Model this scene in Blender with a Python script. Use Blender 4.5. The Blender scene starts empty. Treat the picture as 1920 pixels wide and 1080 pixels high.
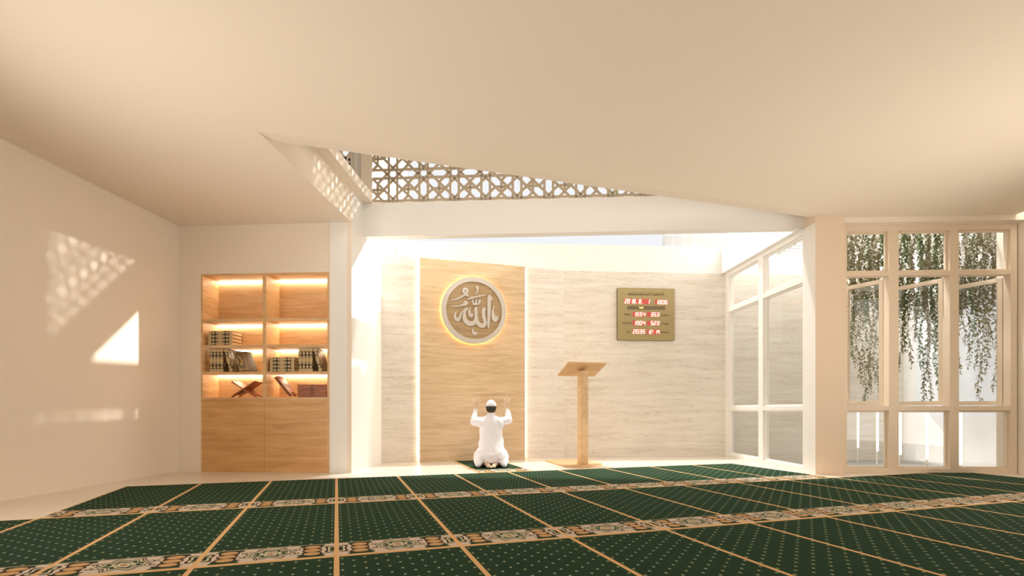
import bpy, bmesh, math, random
from mathutils import Vector, Matrix
random.seed(7)
sc = bpy.context.scene
COL = sc.collection
PI = math.pi

# ------------------------------------------------------------------ camera
F, CX, HZ, EYE = 1007.5, 960.0, 767.5, 0.75      # focal length, centre and horizon in pixels of the 1920 frame
cd = bpy.data.cameras.new('camera')
cam = bpy.data.objects.new('camera', cd); COL.objects.link(cam)
cam.location = (0, 0, EYE); cam.rotation_euler = (PI/2, 0, 0)
cd.sensor_width = 36; cd.lens = F/1920*36; cd.shift_y = (HZ-540)/1920; cd.clip_start = .05
sc.camera = cam
sc.view_settings.view_transform = 'Standard'; sc.view_settings.look = 'None'
sc.view_settings.gamma = 1; sc.view_settings.use_curve_mapping = False
sc.view_settings.exposure = 0.3

# ------------------------------------------------------------------ sky, sun, daylight and added fill lights
w = bpy.data.worlds.new('sky'); sc.world = w; w.use_nodes = True
bg = w.node_tree.nodes['Background']; bg.inputs[0].default_value = (.955, .972, 1, 1); bg.inputs[1].default_value = .77
sd = bpy.data.lights.new('sun', 'SUN'); sd.energy = 5.0; sd.angle = math.radians(.8); sd.color = (1, .96, .9)
sun = bpy.data.objects.new('sun', sd); COL.objects.link(sun)
sun.rotation_euler = Vector((4.37, 1.0, 1.21)).to_track_quat('Z', 'Y').to_euler()
def area(name, loc, target, sx, sy, power, color, spread=180):
    l = bpy.data.lights.new(name, 'AREA'); l.shape = 'RECTANGLE'; l.size = sx; l.size_y = sy; l.energy = power; l.color = color; l.spread = math.radians(spread)
    o = bpy.data.objects.new(name, l); COL.objects.link(o); o.location = loc
    o.rotation_euler = (Vector(loc)-Vector(target)).to_track_quat('Z', 'Y').to_euler()
    return o
WARM = (1, .92, .83)
area('rear_fill', (0, -2.7, .9), (0, 3.0, 3.6), 8, 1.7, 85, WARM)  # added fill light in front of the closed rear wall
area('left_fill', (-4.0, 2.8, .8), (1.6, 5.2, 3.0), 2.6, 1.4, 52, WARM, 115)  # added fill for the ceiling; the left wall has no window
area('right_fill', (5.75, 4.0, 1.0), (.3, 5.6, 3.0), 3.4, 1.6, 66, WARM, 115)  # added fill for ceiling and left wall; no window at this spot
area('courtyard_daylight', (4.9, 7.9, 5.0), (4.9, 7.6, 0), 2.4, 1.5, 120, (1, .98, .95))
area('niche_skylight', (.8, 7.4, 7.8), (.8, 7.3, 0), 4.5, 1.8, 45, (1, .98, .96))
area('second_sun', (.8, 9.8, 12), (.8, 6.8, 0), 1.3, .8, 1250, (1, .98, .95))  # added steep second sun for the bright floor strip before the niche
area('upper_room_fill', (0, 2.2, 5.3), (0, 5.2, 3.2), 3, 2, 75, (1, .92, .82))  # added fill in the unseen upper room, brightens the lattice
area('slot_fill', (5.795, 4.5, 3.3), (5.795, 4.5, 0), .12, 3.3, 10, (1, .93, .82))  # added warm lamp in the ceiling slot, lights the header's end

# ------------------------------------------------------------------ materials
MATS = {}
def lin(c): return tuple((x/255/12.92 if x/255 <= .04045 else ((x/255+.055)/1.055)**2.4) for x in c)+(1,)
def mat(name, rgb, rough=.6, metal=0, emit=None, estr=0, bump=0, bscale=60, spec=.5):
    m = bpy.data.materials.new(name); m.use_nodes = True; nt = m.node_tree
    b = nt.nodes['Principled BSDF']
    b.inputs['Base Color'].default_value = lin(rgb); b.inputs['Roughness'].default_value = rough
    b.inputs['Metallic'].default_value = metal; b.inputs['Specular IOR Level'].default_value = spec
    if emit: b.inputs['Emission Color'].default_value = lin(emit); b.inputs['Emission Strength'].default_value = estr
    n = nt.nodes.new('ShaderNodeTexNoise'); n.inputs['Scale'].default_value = bscale; n.inputs['Detail'].default_value = 4
    tc = nt.nodes.new('ShaderNodeTexCoord'); nt.links.new(tc.outputs['Object'], n.inputs['Vector'])
    if bump:
        bp = nt.nodes.new('ShaderNodeBump'); bp.inputs['Strength'].default_value = bump; bp.inputs['Distance'].default_value = .01
        nt.links.new(n.outputs[0], bp.inputs['Height']); nt.links.new(bp.outputs[0], b.inputs['Normal'])
    MATS[name] = m
    return m

class E:                                           # small expression builder for shader maths
    nt = None
    def __init__(s, v): s.v = v
    @staticmethod
    def op(o, *a):
        n = E.nt.nodes.new('ShaderNodeMath'); n.operation = o
        for i, x in enumerate(a):
            if isinstance(x, E): E.nt.links.new(x.v, n.inputs[i])
            else: n.inputs[i].default_value = x
        return E(n.outputs[0])
    def __add__(s, o): return E.op('ADD', s, o)
    def __radd__(s, o): return E.op('ADD', s, o)
    def __sub__(s, o): return E.op('SUBTRACT', s, o)
    def __rsub__(s, o): return E.op('SUBTRACT', o, s)
    def __mul__(s, o): return E.op('MULTIPLY', s, o)
    def __rmul__(s, o): return E.op('MULTIPLY', s, o)
    def __truediv__(s, o): return E.op('DIVIDE', s, o)
    def __lt__(s, o): return E.op('LESS_THAN', s, o)
    def __gt__(s, o): return E.op('GREATER_THAN', s, o)
    def fract(s): return E.op('FRACT', s)
    def floor(s): return E.op('FLOOR', s)
    def abs(s): return E.op('ABSOLUTE', s)
    def sqrt(s): return E.op('SQRT', s)
    def cos(s): return E.op('COSINE', s)
    def mx(s, o): return E.op('MAXIMUM', s, o)
    def mn(s, o): return E.op('MINIMUM', s, o)
def mixc(fac, a, b):
    n = E.nt.nodes.new('ShaderNodeMix'); n.data_type = 'RGBA'
    E.nt.links.new(fac.v, n.inputs[0])
    for i, x in ((6, a), (7, b)):
        if isinstance(x, tuple): n.inputs[i].default_value = x
        else: E.nt.links.new(x, n.inputs[i])
    return n.outputs[2]
def new_mat(name, rough=.6):
    m = bpy.data.materials.new(name); m.use_nodes = True; E.nt = m.node_tree
    b = E.nt.nodes['Principled BSDF']; b.inputs['Roughness'].default_value = rough
    tc = E.nt.nodes.new('ShaderNodeTexCoord'); MATS[name] = m
    return m, b, tc.outputs['Object']
def sep(vec):
    n = E.nt.nodes.new('ShaderNodeSeparateXYZ'); E.nt.links.new(vec, n.inputs[0])
    return E(n.outputs[0]), E(n.outputs[1]), E(n.outputs[2])
def mapped(vec, sx, sy, sz, loc=(0, 0, 0)):
    n = E.nt.nodes.new('ShaderNodeMapping'); n.inputs['Scale'].default_value = (sx, sy, sz); n.inputs['Location'].default_value = loc
    E.nt.links.new(vec, n.inputs[0]); return n.outputs[0]
def noise(vec, scale, detail=4, rough=.5, dist=0):
    n = E.nt.nodes.new('ShaderNodeTexNoise'); n.inputs['Scale'].default_value = scale; n.inputs['Detail'].default_value = detail
    n.inputs['Roughness'].default_value = rough; n.inputs['Distortion'].default_value = dist
    E.nt.links.new(vec, n.inputs['Vector']); return n.outputs[0]
def ramp(fac, stops, mode='LINEAR'):
    n = E.nt.nodes.new('ShaderNodeValToRGB'); n.color_ramp.interpolation = mode
    E.nt.links.new(fac.v if isinstance(fac, E) else fac, n.inputs[0])
    el = n.color_ramp.elements
    el[0].position, el[0].color = stops[0][0], stops[0][1]
    el[1].position, el[1].color = stops[-1][0], stops[-1][1]
    for p, c in stops[1:-1]:
        e = el.new(p); e.color = c
    return n.outputs[0]

def wood(name, dark, mid, light, rough=.45, sc_=(1.3, 6, 14), vert=False):
    m, b, oc = new_mat(name, rough)
    s = sc_ if not vert else (sc_[2], sc_[1], sc_[0])
    v = mapped(oc, *s)
    n1 = noise(v, 1.2, 6, .6, .6); n2 = noise(mapped(oc, s[0]*2.2, s[1]*3, s[2]*5), 1.6, 5, .6, .2)
    f = E(n1)*.65+E(n2)*.35
    c = ramp(f, [(.32, lin(dark)), (.5, lin(mid)), (.68, lin(light))])
    E.nt.links.new(c, b.inputs['Base Color'])
    bp = E.nt.nodes.new('ShaderNodeBump'); bp.inputs['Strength'].default_value = .12; bp.inputs['Distance'].default_value = .004
    E.nt.links.new(n2, bp.inputs['Height']); E.nt.links.new(bp.outputs[0], b.inputs['Normal'])
    return m
paint = mat('warm_white_plaster', (238, 226, 210), .75, bump=.03, bscale=90)
white = mat('white_paint', (240, 238, 234), .6, bump=.02, bscale=90)
tan_paint = mat('tan_plaster', (226, 206, 182), .7, bump=.03, bscale=90)
frame_m = mat('cream_window_paint', (230, 213, 190), .5, bump=.02)
frame_w = mat('white_window_paint', (240, 237, 232), .5, bump=.02)
floor_m = mat('polished_cream_floor', (235, 224, 208), .28, bump=.01, bscale=20)
oak = wood('oak_veneer', (192, 160, 120), (216, 188, 150), (230, 208, 176))
cab_wood = wood('golden_oak_cabinet', (196, 150, 102), (220, 182, 134), (234, 200, 156))
cab_vert = wood('golden_oak_upright', (194, 146, 98), (218, 178, 128), (234, 198, 152), sc_=(5, 1.5, 14))
door_wood = wood('golden_oak_door', (190, 138, 82), (212, 164, 106), (226, 184, 128))
pod_wood = wood('pale_oak_lectern', (186, 146, 98), (214, 174, 124), (230, 194, 146))
rehal_wood = wood('reddish_teak', (120, 66, 36), (160, 96, 56), (190, 124, 78))
led = mat('warm_led', (255, 240, 215), emit=(255, 242, 218), estr=24)
led_edge = mat('cool_warm_led', (255, 250, 240), emit=(255, 238, 205), estr=9)
led_halo = mat('amber_led', (255, 220, 160), emit=(255, 214, 145), estr=26)
led_bar = mat('garden_led', (255, 245, 230), emit=(255, 240, 218), estr=1.0)
metal_m = mat('brushed_silver', (205, 198, 188), .45, .35, bump=.02)
lattice_m = mat('taupe_lattice', (188, 173, 150), .7, bump=.05)
robe_m = mat('white_cotton', (246, 246, 254), .85, bump=.5, bscale=16)
cap_m = mat('white_knit', (238, 238, 244), .9, bump=.5, bscale=200)
hair_m = mat('dark_hair', (52, 50, 42), .8, bump=.4, bscale=180)
skin_m = mat('skin', (230, 200, 172), .55, bump=.05, bscale=120)
stem_m = mat('vine_stem', (84, 84, 54), .8)
def leaf_mat(name, rgb):
    m = mat(name, rgb, .6); nt = m.node_tree; b_ = nt.nodes['Principled BSDF']
    tl = nt.nodes.new('ShaderNodeBsdfTranslucent'); tl.inputs[0].default_value = lin(rgb); mx_ = nt.nodes.new('ShaderNodeMixShader'); mx_.inputs[0].default_value = .5
    nt.links.new(b_.outputs[0], mx_.inputs[1]); nt.links.new(tl.outputs[0], mx_.inputs[2]); nt.links.new(mx_.outputs[0], nt.nodes['Material Output'].inputs[0])
    return m
leaf_m = leaf_mat('vine_leaf', (142, 134, 102)); leaf2_m = leaf_mat('vine_leaf_green', (108, 124, 84))
gravel_m = mat('grey_gravel', (150, 146, 138), .9, bump=.9, bscale=140)
ground_m = mat('pale_ground', (200, 192, 180), .9, bump=.2)
page_m = mat('book_pages', (226, 196, 150), .9, bump=.3, bscale=200)
gold_m = mat('gilded_panel', (172, 156, 112), .38, .45, bump=.03, bscale=160)
dark_ink = mat('dark_lettering', (70, 58, 40), .7)
bar_m = mat('smoked_display', (118, 104, 78), .3)
red_m = mat('red_display', (190, 78, 74), .35, emit=(200, 70, 68), estr=.25)
digit_m = mat('lit_digit', (255, 235, 210), .4, emit=(255, 232, 205), estr=.8)
amber_m = mat('amber_digit', (255, 200, 120), .4, emit=(255, 190, 110), estr=1.0)
black_m = mat('dark_slot', (46, 36, 28), .8)

# travertine
m, b, oc = new_mat('travertine', .45); travertine = m
v1 = mapped(oc, .8, 1, 9)
n1 = noise(v1, 1.5, 6, .6, .5); n2 = noise(mapped(oc, 6, 6, 64), 1.6, 6, .7, .8); n3 = noise(mapped(oc, 2.2, 2, 60, (3, 1, 2)), 1.3, 4, .6, .3)
base = ramp(E(n1)*.6+E(n3)*.4, [(.3, lin((212, 202, 188))), (.5, lin((228, 220, 209))), (.7, lin((239, 233, 225)))])
pit = (E(n2)*1.0+E(n1)*.25)
pits = ramp(pit, [(.0, (1, 1, 1, 1)), (.515, (1, 1, 1, 1)), (.535, (0, 0, 0, 1)), (1, (0, 0, 0, 1))])
pn = E.nt.nodes.new('ShaderNodeRGBToBW'); E.nt.links.new(pits, pn.inputs[0])
E.nt.links.new(mixc(E(pn.outputs[0])*.5, base, lin((160, 140, 116))), b.inputs['Base Color'])

# glass: thin panes that let light through
m, b, oc = new_mat('clear_glass'); glass = m
nt = m.node_tree; nt.nodes.remove(b)
tr = nt.nodes.new('ShaderNodeBsdfTransparent'); tr.inputs[0].default_value = (.95, .96, .96, 1)
gl = nt.nodes.new('ShaderNodeBsdfGlossy'); gl.inputs['Roughness'].default_value = .03
E.nt = nt; lw = nt.nodes.new('ShaderNodeLayerWeight'); lw.inputs[0].default_value = .5; fc = E(lw.outputs['Facing']); fc2 = fc*fc; fr = (fc2*fc2*.35+.03)
mx = nt.nodes.new('ShaderNodeMixShader')
nt.links.new(fr.v, mx.inputs[0]); nt.links.new(tr.outputs[0], mx.inputs[1]); nt.links.new(gl.outputs[0], mx.inputs[2])
nt.links.new(mx.outputs[0], nt.nodes['Material Output'].inputs[0])

m, b, oc = new_mat('sun_pass_panel', .5); translucent = m  # white wall with transparency added so the sun reaches the niche floor
nt = m.node_tree; b.inputs['Base Color'].default_value = lin((242, 240, 238))
tr = nt.nodes.new('ShaderNodeBsdfTransparent'); mx = nt.nodes.new('ShaderNodeMixShader'); mx.inputs[0].default_value = .68
nt.links.new(b.outputs[0], mx.inputs[1]); nt.links.new(tr.outputs[0], mx.inputs[2]); nt.links.new(mx.outputs[0], nt.nodes['Material Output'].inputs[0])

# glass block wall
m, b, oc = new_mat('glass_block', .35); block_m = m
x, y, z = sep(oc)
gx = ((x/.2).fract()-.5).abs(); gz = ((z/.2).fract()-.5).abs()
E.nt.links.new(mixc((gx.mx(gz) > .46), lin((176, 176, 174)), lin((205, 205, 203))), b.inputs['Base Color'])

# prayer carpet pattern: x runs along the row (unit .64 m), y across it (row depth 1.6 m)
def carpet_material():
    m, b, oc = new_mat('green_prayer_carpet', .95)
    b.inputs['Specular IOR Level'].default_value = .1
    x, y, z = sep(oc)
    U = .64
    s = ((x+64*U)/U).fract()
    ds = s.mn(1.0-s)*U
    p = (s-.5)*U
    # dots
    cxn = (x+64*U)/(U/12)
    ix = cxn.floor(); fx = cxn.fract()-.5
    par = (ix*.5).fract()
    fy = ((y+10)/.1+par).fract()-.5
    dx_ = fx*(U/12)/.0068; dy_ = fy*.1/.0095
    dot = ((dx_*dx_+dy_*dy_) < 1.0)
    ns = noise(mapped(oc, 260, 260, 260), 1, 2); n2 = noise(mapped(oc, 3, 3, 3), 1, 3)
    green = ramp(E(ns)*.7+E(n2)*.3, [(.3, lin((29, 54, 37))), (.7, lin((39, 67, 46)))])
    col = mixc(dot, green, lin((158, 164, 126)))
    # border band
    t = y-.155
    cream = lin((208, 194, 176)); brown = lin((62, 46, 34)); dgreen = lin((38, 66, 46)); tan = lin((202, 162, 114)); lcream = lin((214, 206, 176))
    band = mixc(((t.abs()) > .088), brown, dgreen)
    saw = ((t.abs()+.0)/.04).fract()
    wob = (saw-.5).abs()*.03
    step = (t.abs() > .075)
    big = ((p.abs()+wob+step*.02) < .162)
    sml = ((ds+wob+step*.02) < .088)
    band = mixc(big.mx(sml), band, cream)
    grout = (((t.abs()-.04).abs()) < .0015)
    def rings(px, py, rx, ry, n, amp):
        a = px/rx; c = py/ry
        r = (a*a+c*c).sqrt()
        at = E.op('ARCTAN2', c, a)
        r = r*(1.0+amp*(at*n).cos())
        return r
    r1 = rings(p, t, .128, .100, 8.0, .16)
    r2 = rings(ds, t, .060, .072, 4.0, .2)
    st = [(0, lin((176, 104, 60))), (.12, lcream), (.22, brown), (.27, lcream), (.40, dgreen), (.58, lcream), (.64, brown), (.70, lcream), (.80, brown), (.88, cream), (.93, brown), (1, brown)]
    def rc(r, stops): return ramp(r*.5, [(a*.5, c) for a, c in stops], 'CONSTANT')
    band = mixc((r1 < 1.0), band, rc(r1, st))
    st2 = [(0, lcream), (.2, brown), (.4, dgreen), (.6, lcream), (.78, brown), (1, brown)]
    band = mixc((r2 < 1.0), band, rc(r2, st2))
    po = p.abs()-.2
    for k, (sx, sy, c) in enumerate(((.05, .04, brown), (.04, .03, tan))):
        ov = None
        for ty in (-.068, 0, .068):
            ex = po/sx; ey = (t-ty)/sy
            o_ = ((ex*ex+ey*ey) < 1.0)
            ov = o_ if ov is None else ov.mx(o_)
        band = mixc(ov, band, c)
    inb = (y > .024)*(y < .285)
    col = mixc(inb, col, band)
    gl_ = (y > .27)*(y < .285)
    col = mixc(gl_, col, lin((150, 142, 116)))
    orange = lin((222, 180, 128))
    line = (y < .024).mx(y > 1.588).mx(ds < .0125)
    col = mixc(line, col, orange)
    E.nt.links.new(col, b.inputs['Base Color'])
    bp = E.nt.nodes.new('ShaderNodeBump'); bp.inputs['Strength'].default_value = .3; bp.inputs['Distance'].default_value = .003
    E.nt.links.new(ns, bp.inputs['Height']); E.nt.links.new(bp.outputs[0], b.inputs['Normal'])
    return m
carpet_m = carpet_material()

# ornamented book spine and cover
def ornament(name, L, W):
    m, b, oc = new_mat(name, .5)
    x, y, z = sep(oc)                               # x along the length, y across the width
    a = (x/L).abs(); c = (y/W).abs()
    lite = lin((200, 174, 128)); dk = lin((66, 58, 42)); md = lin((150, 128, 90))
    wavy = .37+(c*18.0).cos()*.018
    dark = E.op('LESS_THAN', a, wavy)
    oval = ((a/.20)*(a/.20)+(c/.46)*(c/.46)) < 1.0
    dia = ((a-.29).abs()/.075+c/.40) < 1.0
    col = mixc(dark, lite, dk)
    col = mixc(oval.mx(dia), col, lite)
    inner = (((a-.09).abs()/.05+c/.3) < 1.0)*(((a-.09).abs()/.03+c/.2) > 1.0)
    col = mixc(inner, col, md)
    E.nt.links.new(col, b.inputs['Base Color'])
    return m
spine_m = ornament('ornamented_spine', .30, .044)
m, b, oc = new_mat('ornamented_cover', .5); cover_m = m
x, y, z = sep(oc)                                   # x along length, z across depth
a = (x/.30).abs(); c = ((z)/.21).abs()
r = (a*a*16.0+c*c*16.0).sqrt()
edge = a.mx(c)
col = mixc((edge > .40), lin((96, 84, 58)), lin((156, 136, 94)))
col = mixc((edge > .46), col, lin((84, 72, 48)))
col = mixc((r < 1.1), col, lin((170, 146, 100)))
col = mixc((r < .6), col, lin((104, 84, 50)))
E.nt.links.new(col, b.inputs['Base Color'])

# ------------------------------------------------------------------ builders
class MB:
    def __init__(s): s.bm = bmesh.new()
    def box(s, x0, x1, y0, y1, z0, z1, M=None):
        vs = [s.bm.verts.new(Vector(c) if M is None else M @ Vector(c)) for c in
              ((x0,y0,z0),(x1,y0,z0),(x1,y1,z0),(x0,y1,z0),(x0,y0,z1),(x1,y0,z1),(x1,y1,z1),(x0,y1,z1))]
        for f in ((0,3,2,1),(4,5,6,7),(0,1,5,4),(1,2,6,5),(2,3,7,6),(3,0,4,7)): s.bm.faces.new([vs[i] for i in f])
        return s
    def prism(s, poly, z0, z1):
        lo = [s.bm.verts.new((x, y, z0)) for x, y in poly]; hi = [s.bm.verts.new((x, y, z1)) for x, y in poly]
        n = len(poly); s.bm.faces.new(lo[::-1]); s.bm.faces.new(hi)
        for i in range(n): s.bm.faces.new((lo[i], lo[(i+1) % n], hi[(i+1) % n], hi[i]))
        return s
    def loft(s, rings, cap=True):
        rr = [[s.bm.verts.new(p) for p in r] for r in rings]
        n = len(rr[0])
        for a, b_ in zip(rr, rr[1:]):
            for i in range(n): s.bm.faces.new((a[i], a[(i+1) % n], b_[(i+1) % n], b_[i]))
        if cap: s.bm.faces.new(rr[0][::-1]); s.bm.faces.new(rr[-1])
        return s
    def ell(s, c, r, rot=None, seg=20):
        M = Matrix.Translation(c) @ (rot.to_4x4() if rot else Matrix.Identity(4)) @ Matrix.Diagonal((*r, 1))
        bmesh.ops.create_uvsphere(s.bm, u_segments=seg, v_segments=seg//2+2, radius=1, matrix=M)
        return s
    def cap(s, a, b_, ra, rb, seg=14):
        a, b_ = Vector(a), Vector(b_); d = b_-a; L = d.length
        q = d.to_track_quat('Z', 'Y').to_matrix().to_4x4()
        rings = []
        for k in range(6):
            t = -PI/2+PI/2*k/5*.98+.03; rings.append((ra*math.sin(t), ra*math.cos(t)))
        for k in range(6):
            t = PI/2*k/5*.98; rings.append((L+rb*math.sin(t), rb*math.cos(t)))
        s.loft([[Matrix.Translation(a) @ q @ Vector((r*math.cos(2*PI*i/seg), r*math.sin(2*PI*i/seg), z)) for i in range(seg)] for z, r in rings])
        return s
    def build(s, name, m, parent=None, loc=(0,0,0), rz=0, smooth=False, bevel=0, rot=None):
        bmesh.ops.recalc_face_normals(s.bm, faces=s.bm.faces)
        me = bpy.data.meshes.new(name); s.bm.to_mesh(me); s.bm.free()
        for mm in (m if isinstance(m, (list, tuple)) else [m]): me.materials.append(mm)
        if smooth:
            for p in me.polygons: p.use_smooth = True
        o = bpy.data.objects.new(name, me); COL.objects.link(o)
        o.parent = parent; o.location = loc; o.rotation_euler = rot if rot else (0, 0, rz)
        if bevel:
            bv = o.modifiers.new('bevel', 'BEVEL'); bv.width = bevel; bv.segments = 2; bv.limit_method = 'ANGLE'
        return o
def tag(o, label, cat, group=None, kind=None):
    o['label'] = label; o['category'] = cat
    if group: o['group'] = group
    if kind: o['kind'] = kind
    return o
def thing(name, label, cat, loc=(0,0,0), rz=0, group=None):
    o = bpy.data.objects.new(name, None); COL.objects.link(o); o.empty_display_size = .1
    o.location = loc; o.rotation_euler = (0, 0, rz)
    return tag(o, label, cat, group)
def struct(o, label=None):
    o['kind'] = 'structure'
    if label: o['label'] = label
    return o
def sempty(name, loc, rz, label=None):
    o = bpy.data.objects.new(name, None); COL.objects.link(o); o.location = loc; o.rotation_euler = (0, 0, rz)
    return struct(o, label)
def rotp(ox, oy, ang, x, y): return (ox+x*math.cos(ang)-y*math.sin(ang), oy+x*math.sin(ang)+y*math.cos(ang))
def hit(px, fr, off=0.0):
    """local x where the sight line of column px meets the vertical plane local y = off of frame fr"""
    ox, oy, a = fr; k = (px-CX)/F; c, s = math.cos(a), math.sin(a)
    X0, Y0 = ox-off*s, oy+off*c
    return (k*Y0-X0)/(c-k*s)

A = (-4.024, 6.486, -math.atan(.0655))              # grid of the shelf wall
D = (.802, 8.33, math.atan(.0717))                  # wall with the clock
W = (-1.808, 7.474, math.radians(18.15))            # angled prayer wall
R = (3.908, 6.32, math.atan2(-.1, 1.938))           # right window
S = (3.491, 6.183, math.atan2(2.332, -.11))         # side window of the niche
Q = math.radians(18.08)                             # direction of the carpet rows
H = 2.96

# ------------------------------------------------------------------ the setting
struct(MB().prism([(-4.75,-3),(6.1,-3),(6.1,6.3),(3.6,6.3),(3.45,8.8),(-4.75,8.8)], -.12, 0).build('floor', floor_m), 'polished cream floor around the green carpet')
struct(MB().prism([(3.62,6.42),(3.47,8.8),(6.6,8.9),(6.6,6.42)], -.14, -.08).build('ground_courtyard', gravel_m), 'grey gravel strip outside the windows')
struct(MB().box(-60, 60, -60, 60, -.3, -.13).build('ground_outside', ground_m))
struct(MB().prism([(-4.024,6.486),(-4.69,-3.1),(-4.89,-3.1),(-4.224,6.9)], 0, 3.335).build('wall_left', paint), 'plain warm white wall on the left')
struct(MB().box(-4.9, 6.2, -3.3, -3.05, 0, 3.335).build('wall_rear', paint))
struct(MB().prism([(5.86,-3.05),(6.1,-3.05),(6.1,6.5),(5.86,6.5)], 0, 3.0).build('wall_right', paint), 'narrow strip of wall right of the window')
# shelf wall with its recess for the cabinet
c0, c1, ct = .2815, 1.8615, 2.377
sw = MB().box(-.2, c0, 0, .42, 0, H).box(c1, 2.133, 0, .42, 0, H).box(c0, c1, 0, .42, ct, H).box(c0, c1, .36, .42, 0, ct)
struct(sw.build('wall_shelves', paint, loc=(A[0], A[1], 0), rz=A[2]), 'wall holding the lit bookcase')
# side wall of the niche, low and high part
struct(MB().prism([(-1.895,6.35),(-1.77,8.16),(-1.72,8.9),(-2.1,8.9),(-2.15,6.35)], 0, 3.335).build('wall_niche_left', white), 'white side wall left of the prayer niche')
struct(MB().prism([(-1.858,6.9),(-1.73,8.86),(-1.9,8.86),(-2.03,6.9)], 3.335, 6).build('wall_upper_left', white))
# angled prayer wall, clock wall
struct(MB().box(-.1, 2.747, 0, .06, 0, 2.9).build('wall_prayer', travertine, loc=(W[0], W[1], 0), rz=W[2]), 'angled travertine wall behind the oak panel')
struct(MB().box(-2.75, 2.7, .02, .25, 0, 3.317).build('wall_back', white, loc=(D[0], D[1], 0), rz=D[2]), 'white band above the travertine')
struct(MB().box(-.05, 5.66, 0, .02, -.1, 2.9).build('wall_travertine', travertine, loc=(D[0], D[1], 0), rz=D[2]), 'pale travertine wall carrying the clock')
struct(MB().box(2.7, 5.8, .02, .25, -.1, 3.6).build('wall_outer_back', white, loc=(D[0], D[1], 0), rz=D[2]))
struct(MB().prism([(6.27,6.5),(6.35,8.72),(6.38,8.72),(6.30,6.5)], -.1, 2.2).build('wall_courtyard', translucent), 'frosted white garden wall, made to pass sunlight, outside the right window')
struct(MB().prism([(6.27,6.5),(6.35,8.72),(6.50,8.72),(6.42,6.5)], 2.2, 3.50).build('wall_courtyard_upper', white))  # opaque span shaped to keep low sun off the left and niche walls
struct(MB().prism([(3.5,6.41),(6.2,6.24),(6.2,6.4),(3.5,6.57)], 3.34, 5.6).build('wall_upper_sun_block', paint))  # unseen wall added to stop sun leaking in beside the lattice
struct(MB().box(2.85, 4.0, 10, 10.2, 0, 5.2).build('wall_glass_block', block_m), 'glass block wall behind the niche')
# ceiling with the triangular opening
cp = [(-4.85,-3.1),(5.72,-3.1),(5.72,6.45),(3.825,6.45),(3.825,6.178),(-2.024,4.268),(-1.894,6.36),(-1.894,6.9),(-4.4,6.9)]
struct(MB().prism(cp, H, 3.335).build('ceiling', paint), 'smooth warm white ceiling with a triangular opening')
n_ = Vector((-math.sin(Q), math.cos(Q))); l1a, l1b = Vector((-2.024,4.268)), Vector((3.825,6.178))
bmx = MB()
q1 = [Vector((*l1a, H)), Vector((*l1b, H)), Vector((3.76, 6.36, H+.03)), Vector((-2.011, 4.268+.212, H+.03))]
top = [Vector((v.x, v.y, 3.335)) for v in q1]
bmx.loft([q1, top]); struct(bmx.build('trim_1', paint), 'slanting lip of the ceiling opening')
# roof and walls of the upper storey above the opening
struct(MB().box(-5, 6.3, -3.2, 7.35, 5.6, 5.8).build('ceiling_upper', paint))  # unseen roof, extended past the lattice to block steep light
struct(MB().box(5.95, 6.2, -3.2, 6.2, 3.335, 5.6).build('wall_upper_right', paint))
struct(MB().box(-5, -4.8, -3.2, 7.0, 3.335, 5.6).build('wall_upper_far_left', paint))
struct(MB().box(-5, 6.2, -3.4, -3.2, 3.335, 5.6).build('wall_upper_rear', paint))
struct(MB().box(-5, -2.28, 6.95, 7.1, 3.335, 5.6).box(-2.09, -1.87, 6.95, 7.1, 3.335, 5.6).build('wall_upper_front', paint))
struct(MB().box(0, .14, 0, .15, 3.335, 5.6).build('trim_2', paint, loc=(-1.893, 6.735, 0), rz=A[2]))
struct(MB().prism([(-2.05,4.0),(-1.9,4.0),(-1.75,6.74),(-1.9,6.74)], 3.335, 3.45).build('trim_3', paint))
# beam across the niche
Bm = (-1.873, 6.738, -math.atan(.0637))
struct(MB().box(0, 5.45, 0, .145, 2.9155, 3.335).build('trim_4', white, loc=(Bm[0], Bm[1], 0), rz=Bm[2]), 'horizontal beam crossing the front of the niche')
# pier, right of the niche
struct(MB().prism([(3.491,6.183),(3.806,6.153),(3.83,6.40),(3.483,6.43)], 0, H+.35).build('wall_pier', tan_paint), 'square pier between niche and window')
# band above the side window
struct(MB().box(.25, 2.36, -.11, .06, 2.9, 3.32).build('trim_5', white, loc=(S[0], S[1], 0), rz=S[2]), 'white band above the side glazing')
# header beam above the right window
struct(MB().box(-.1, 2.0, -.13, .12, 2.90, H+.2).build('trim_6', paint, loc=(R[0], R[1], 0), rz=R[2]), 'plain header above the right window')

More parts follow.
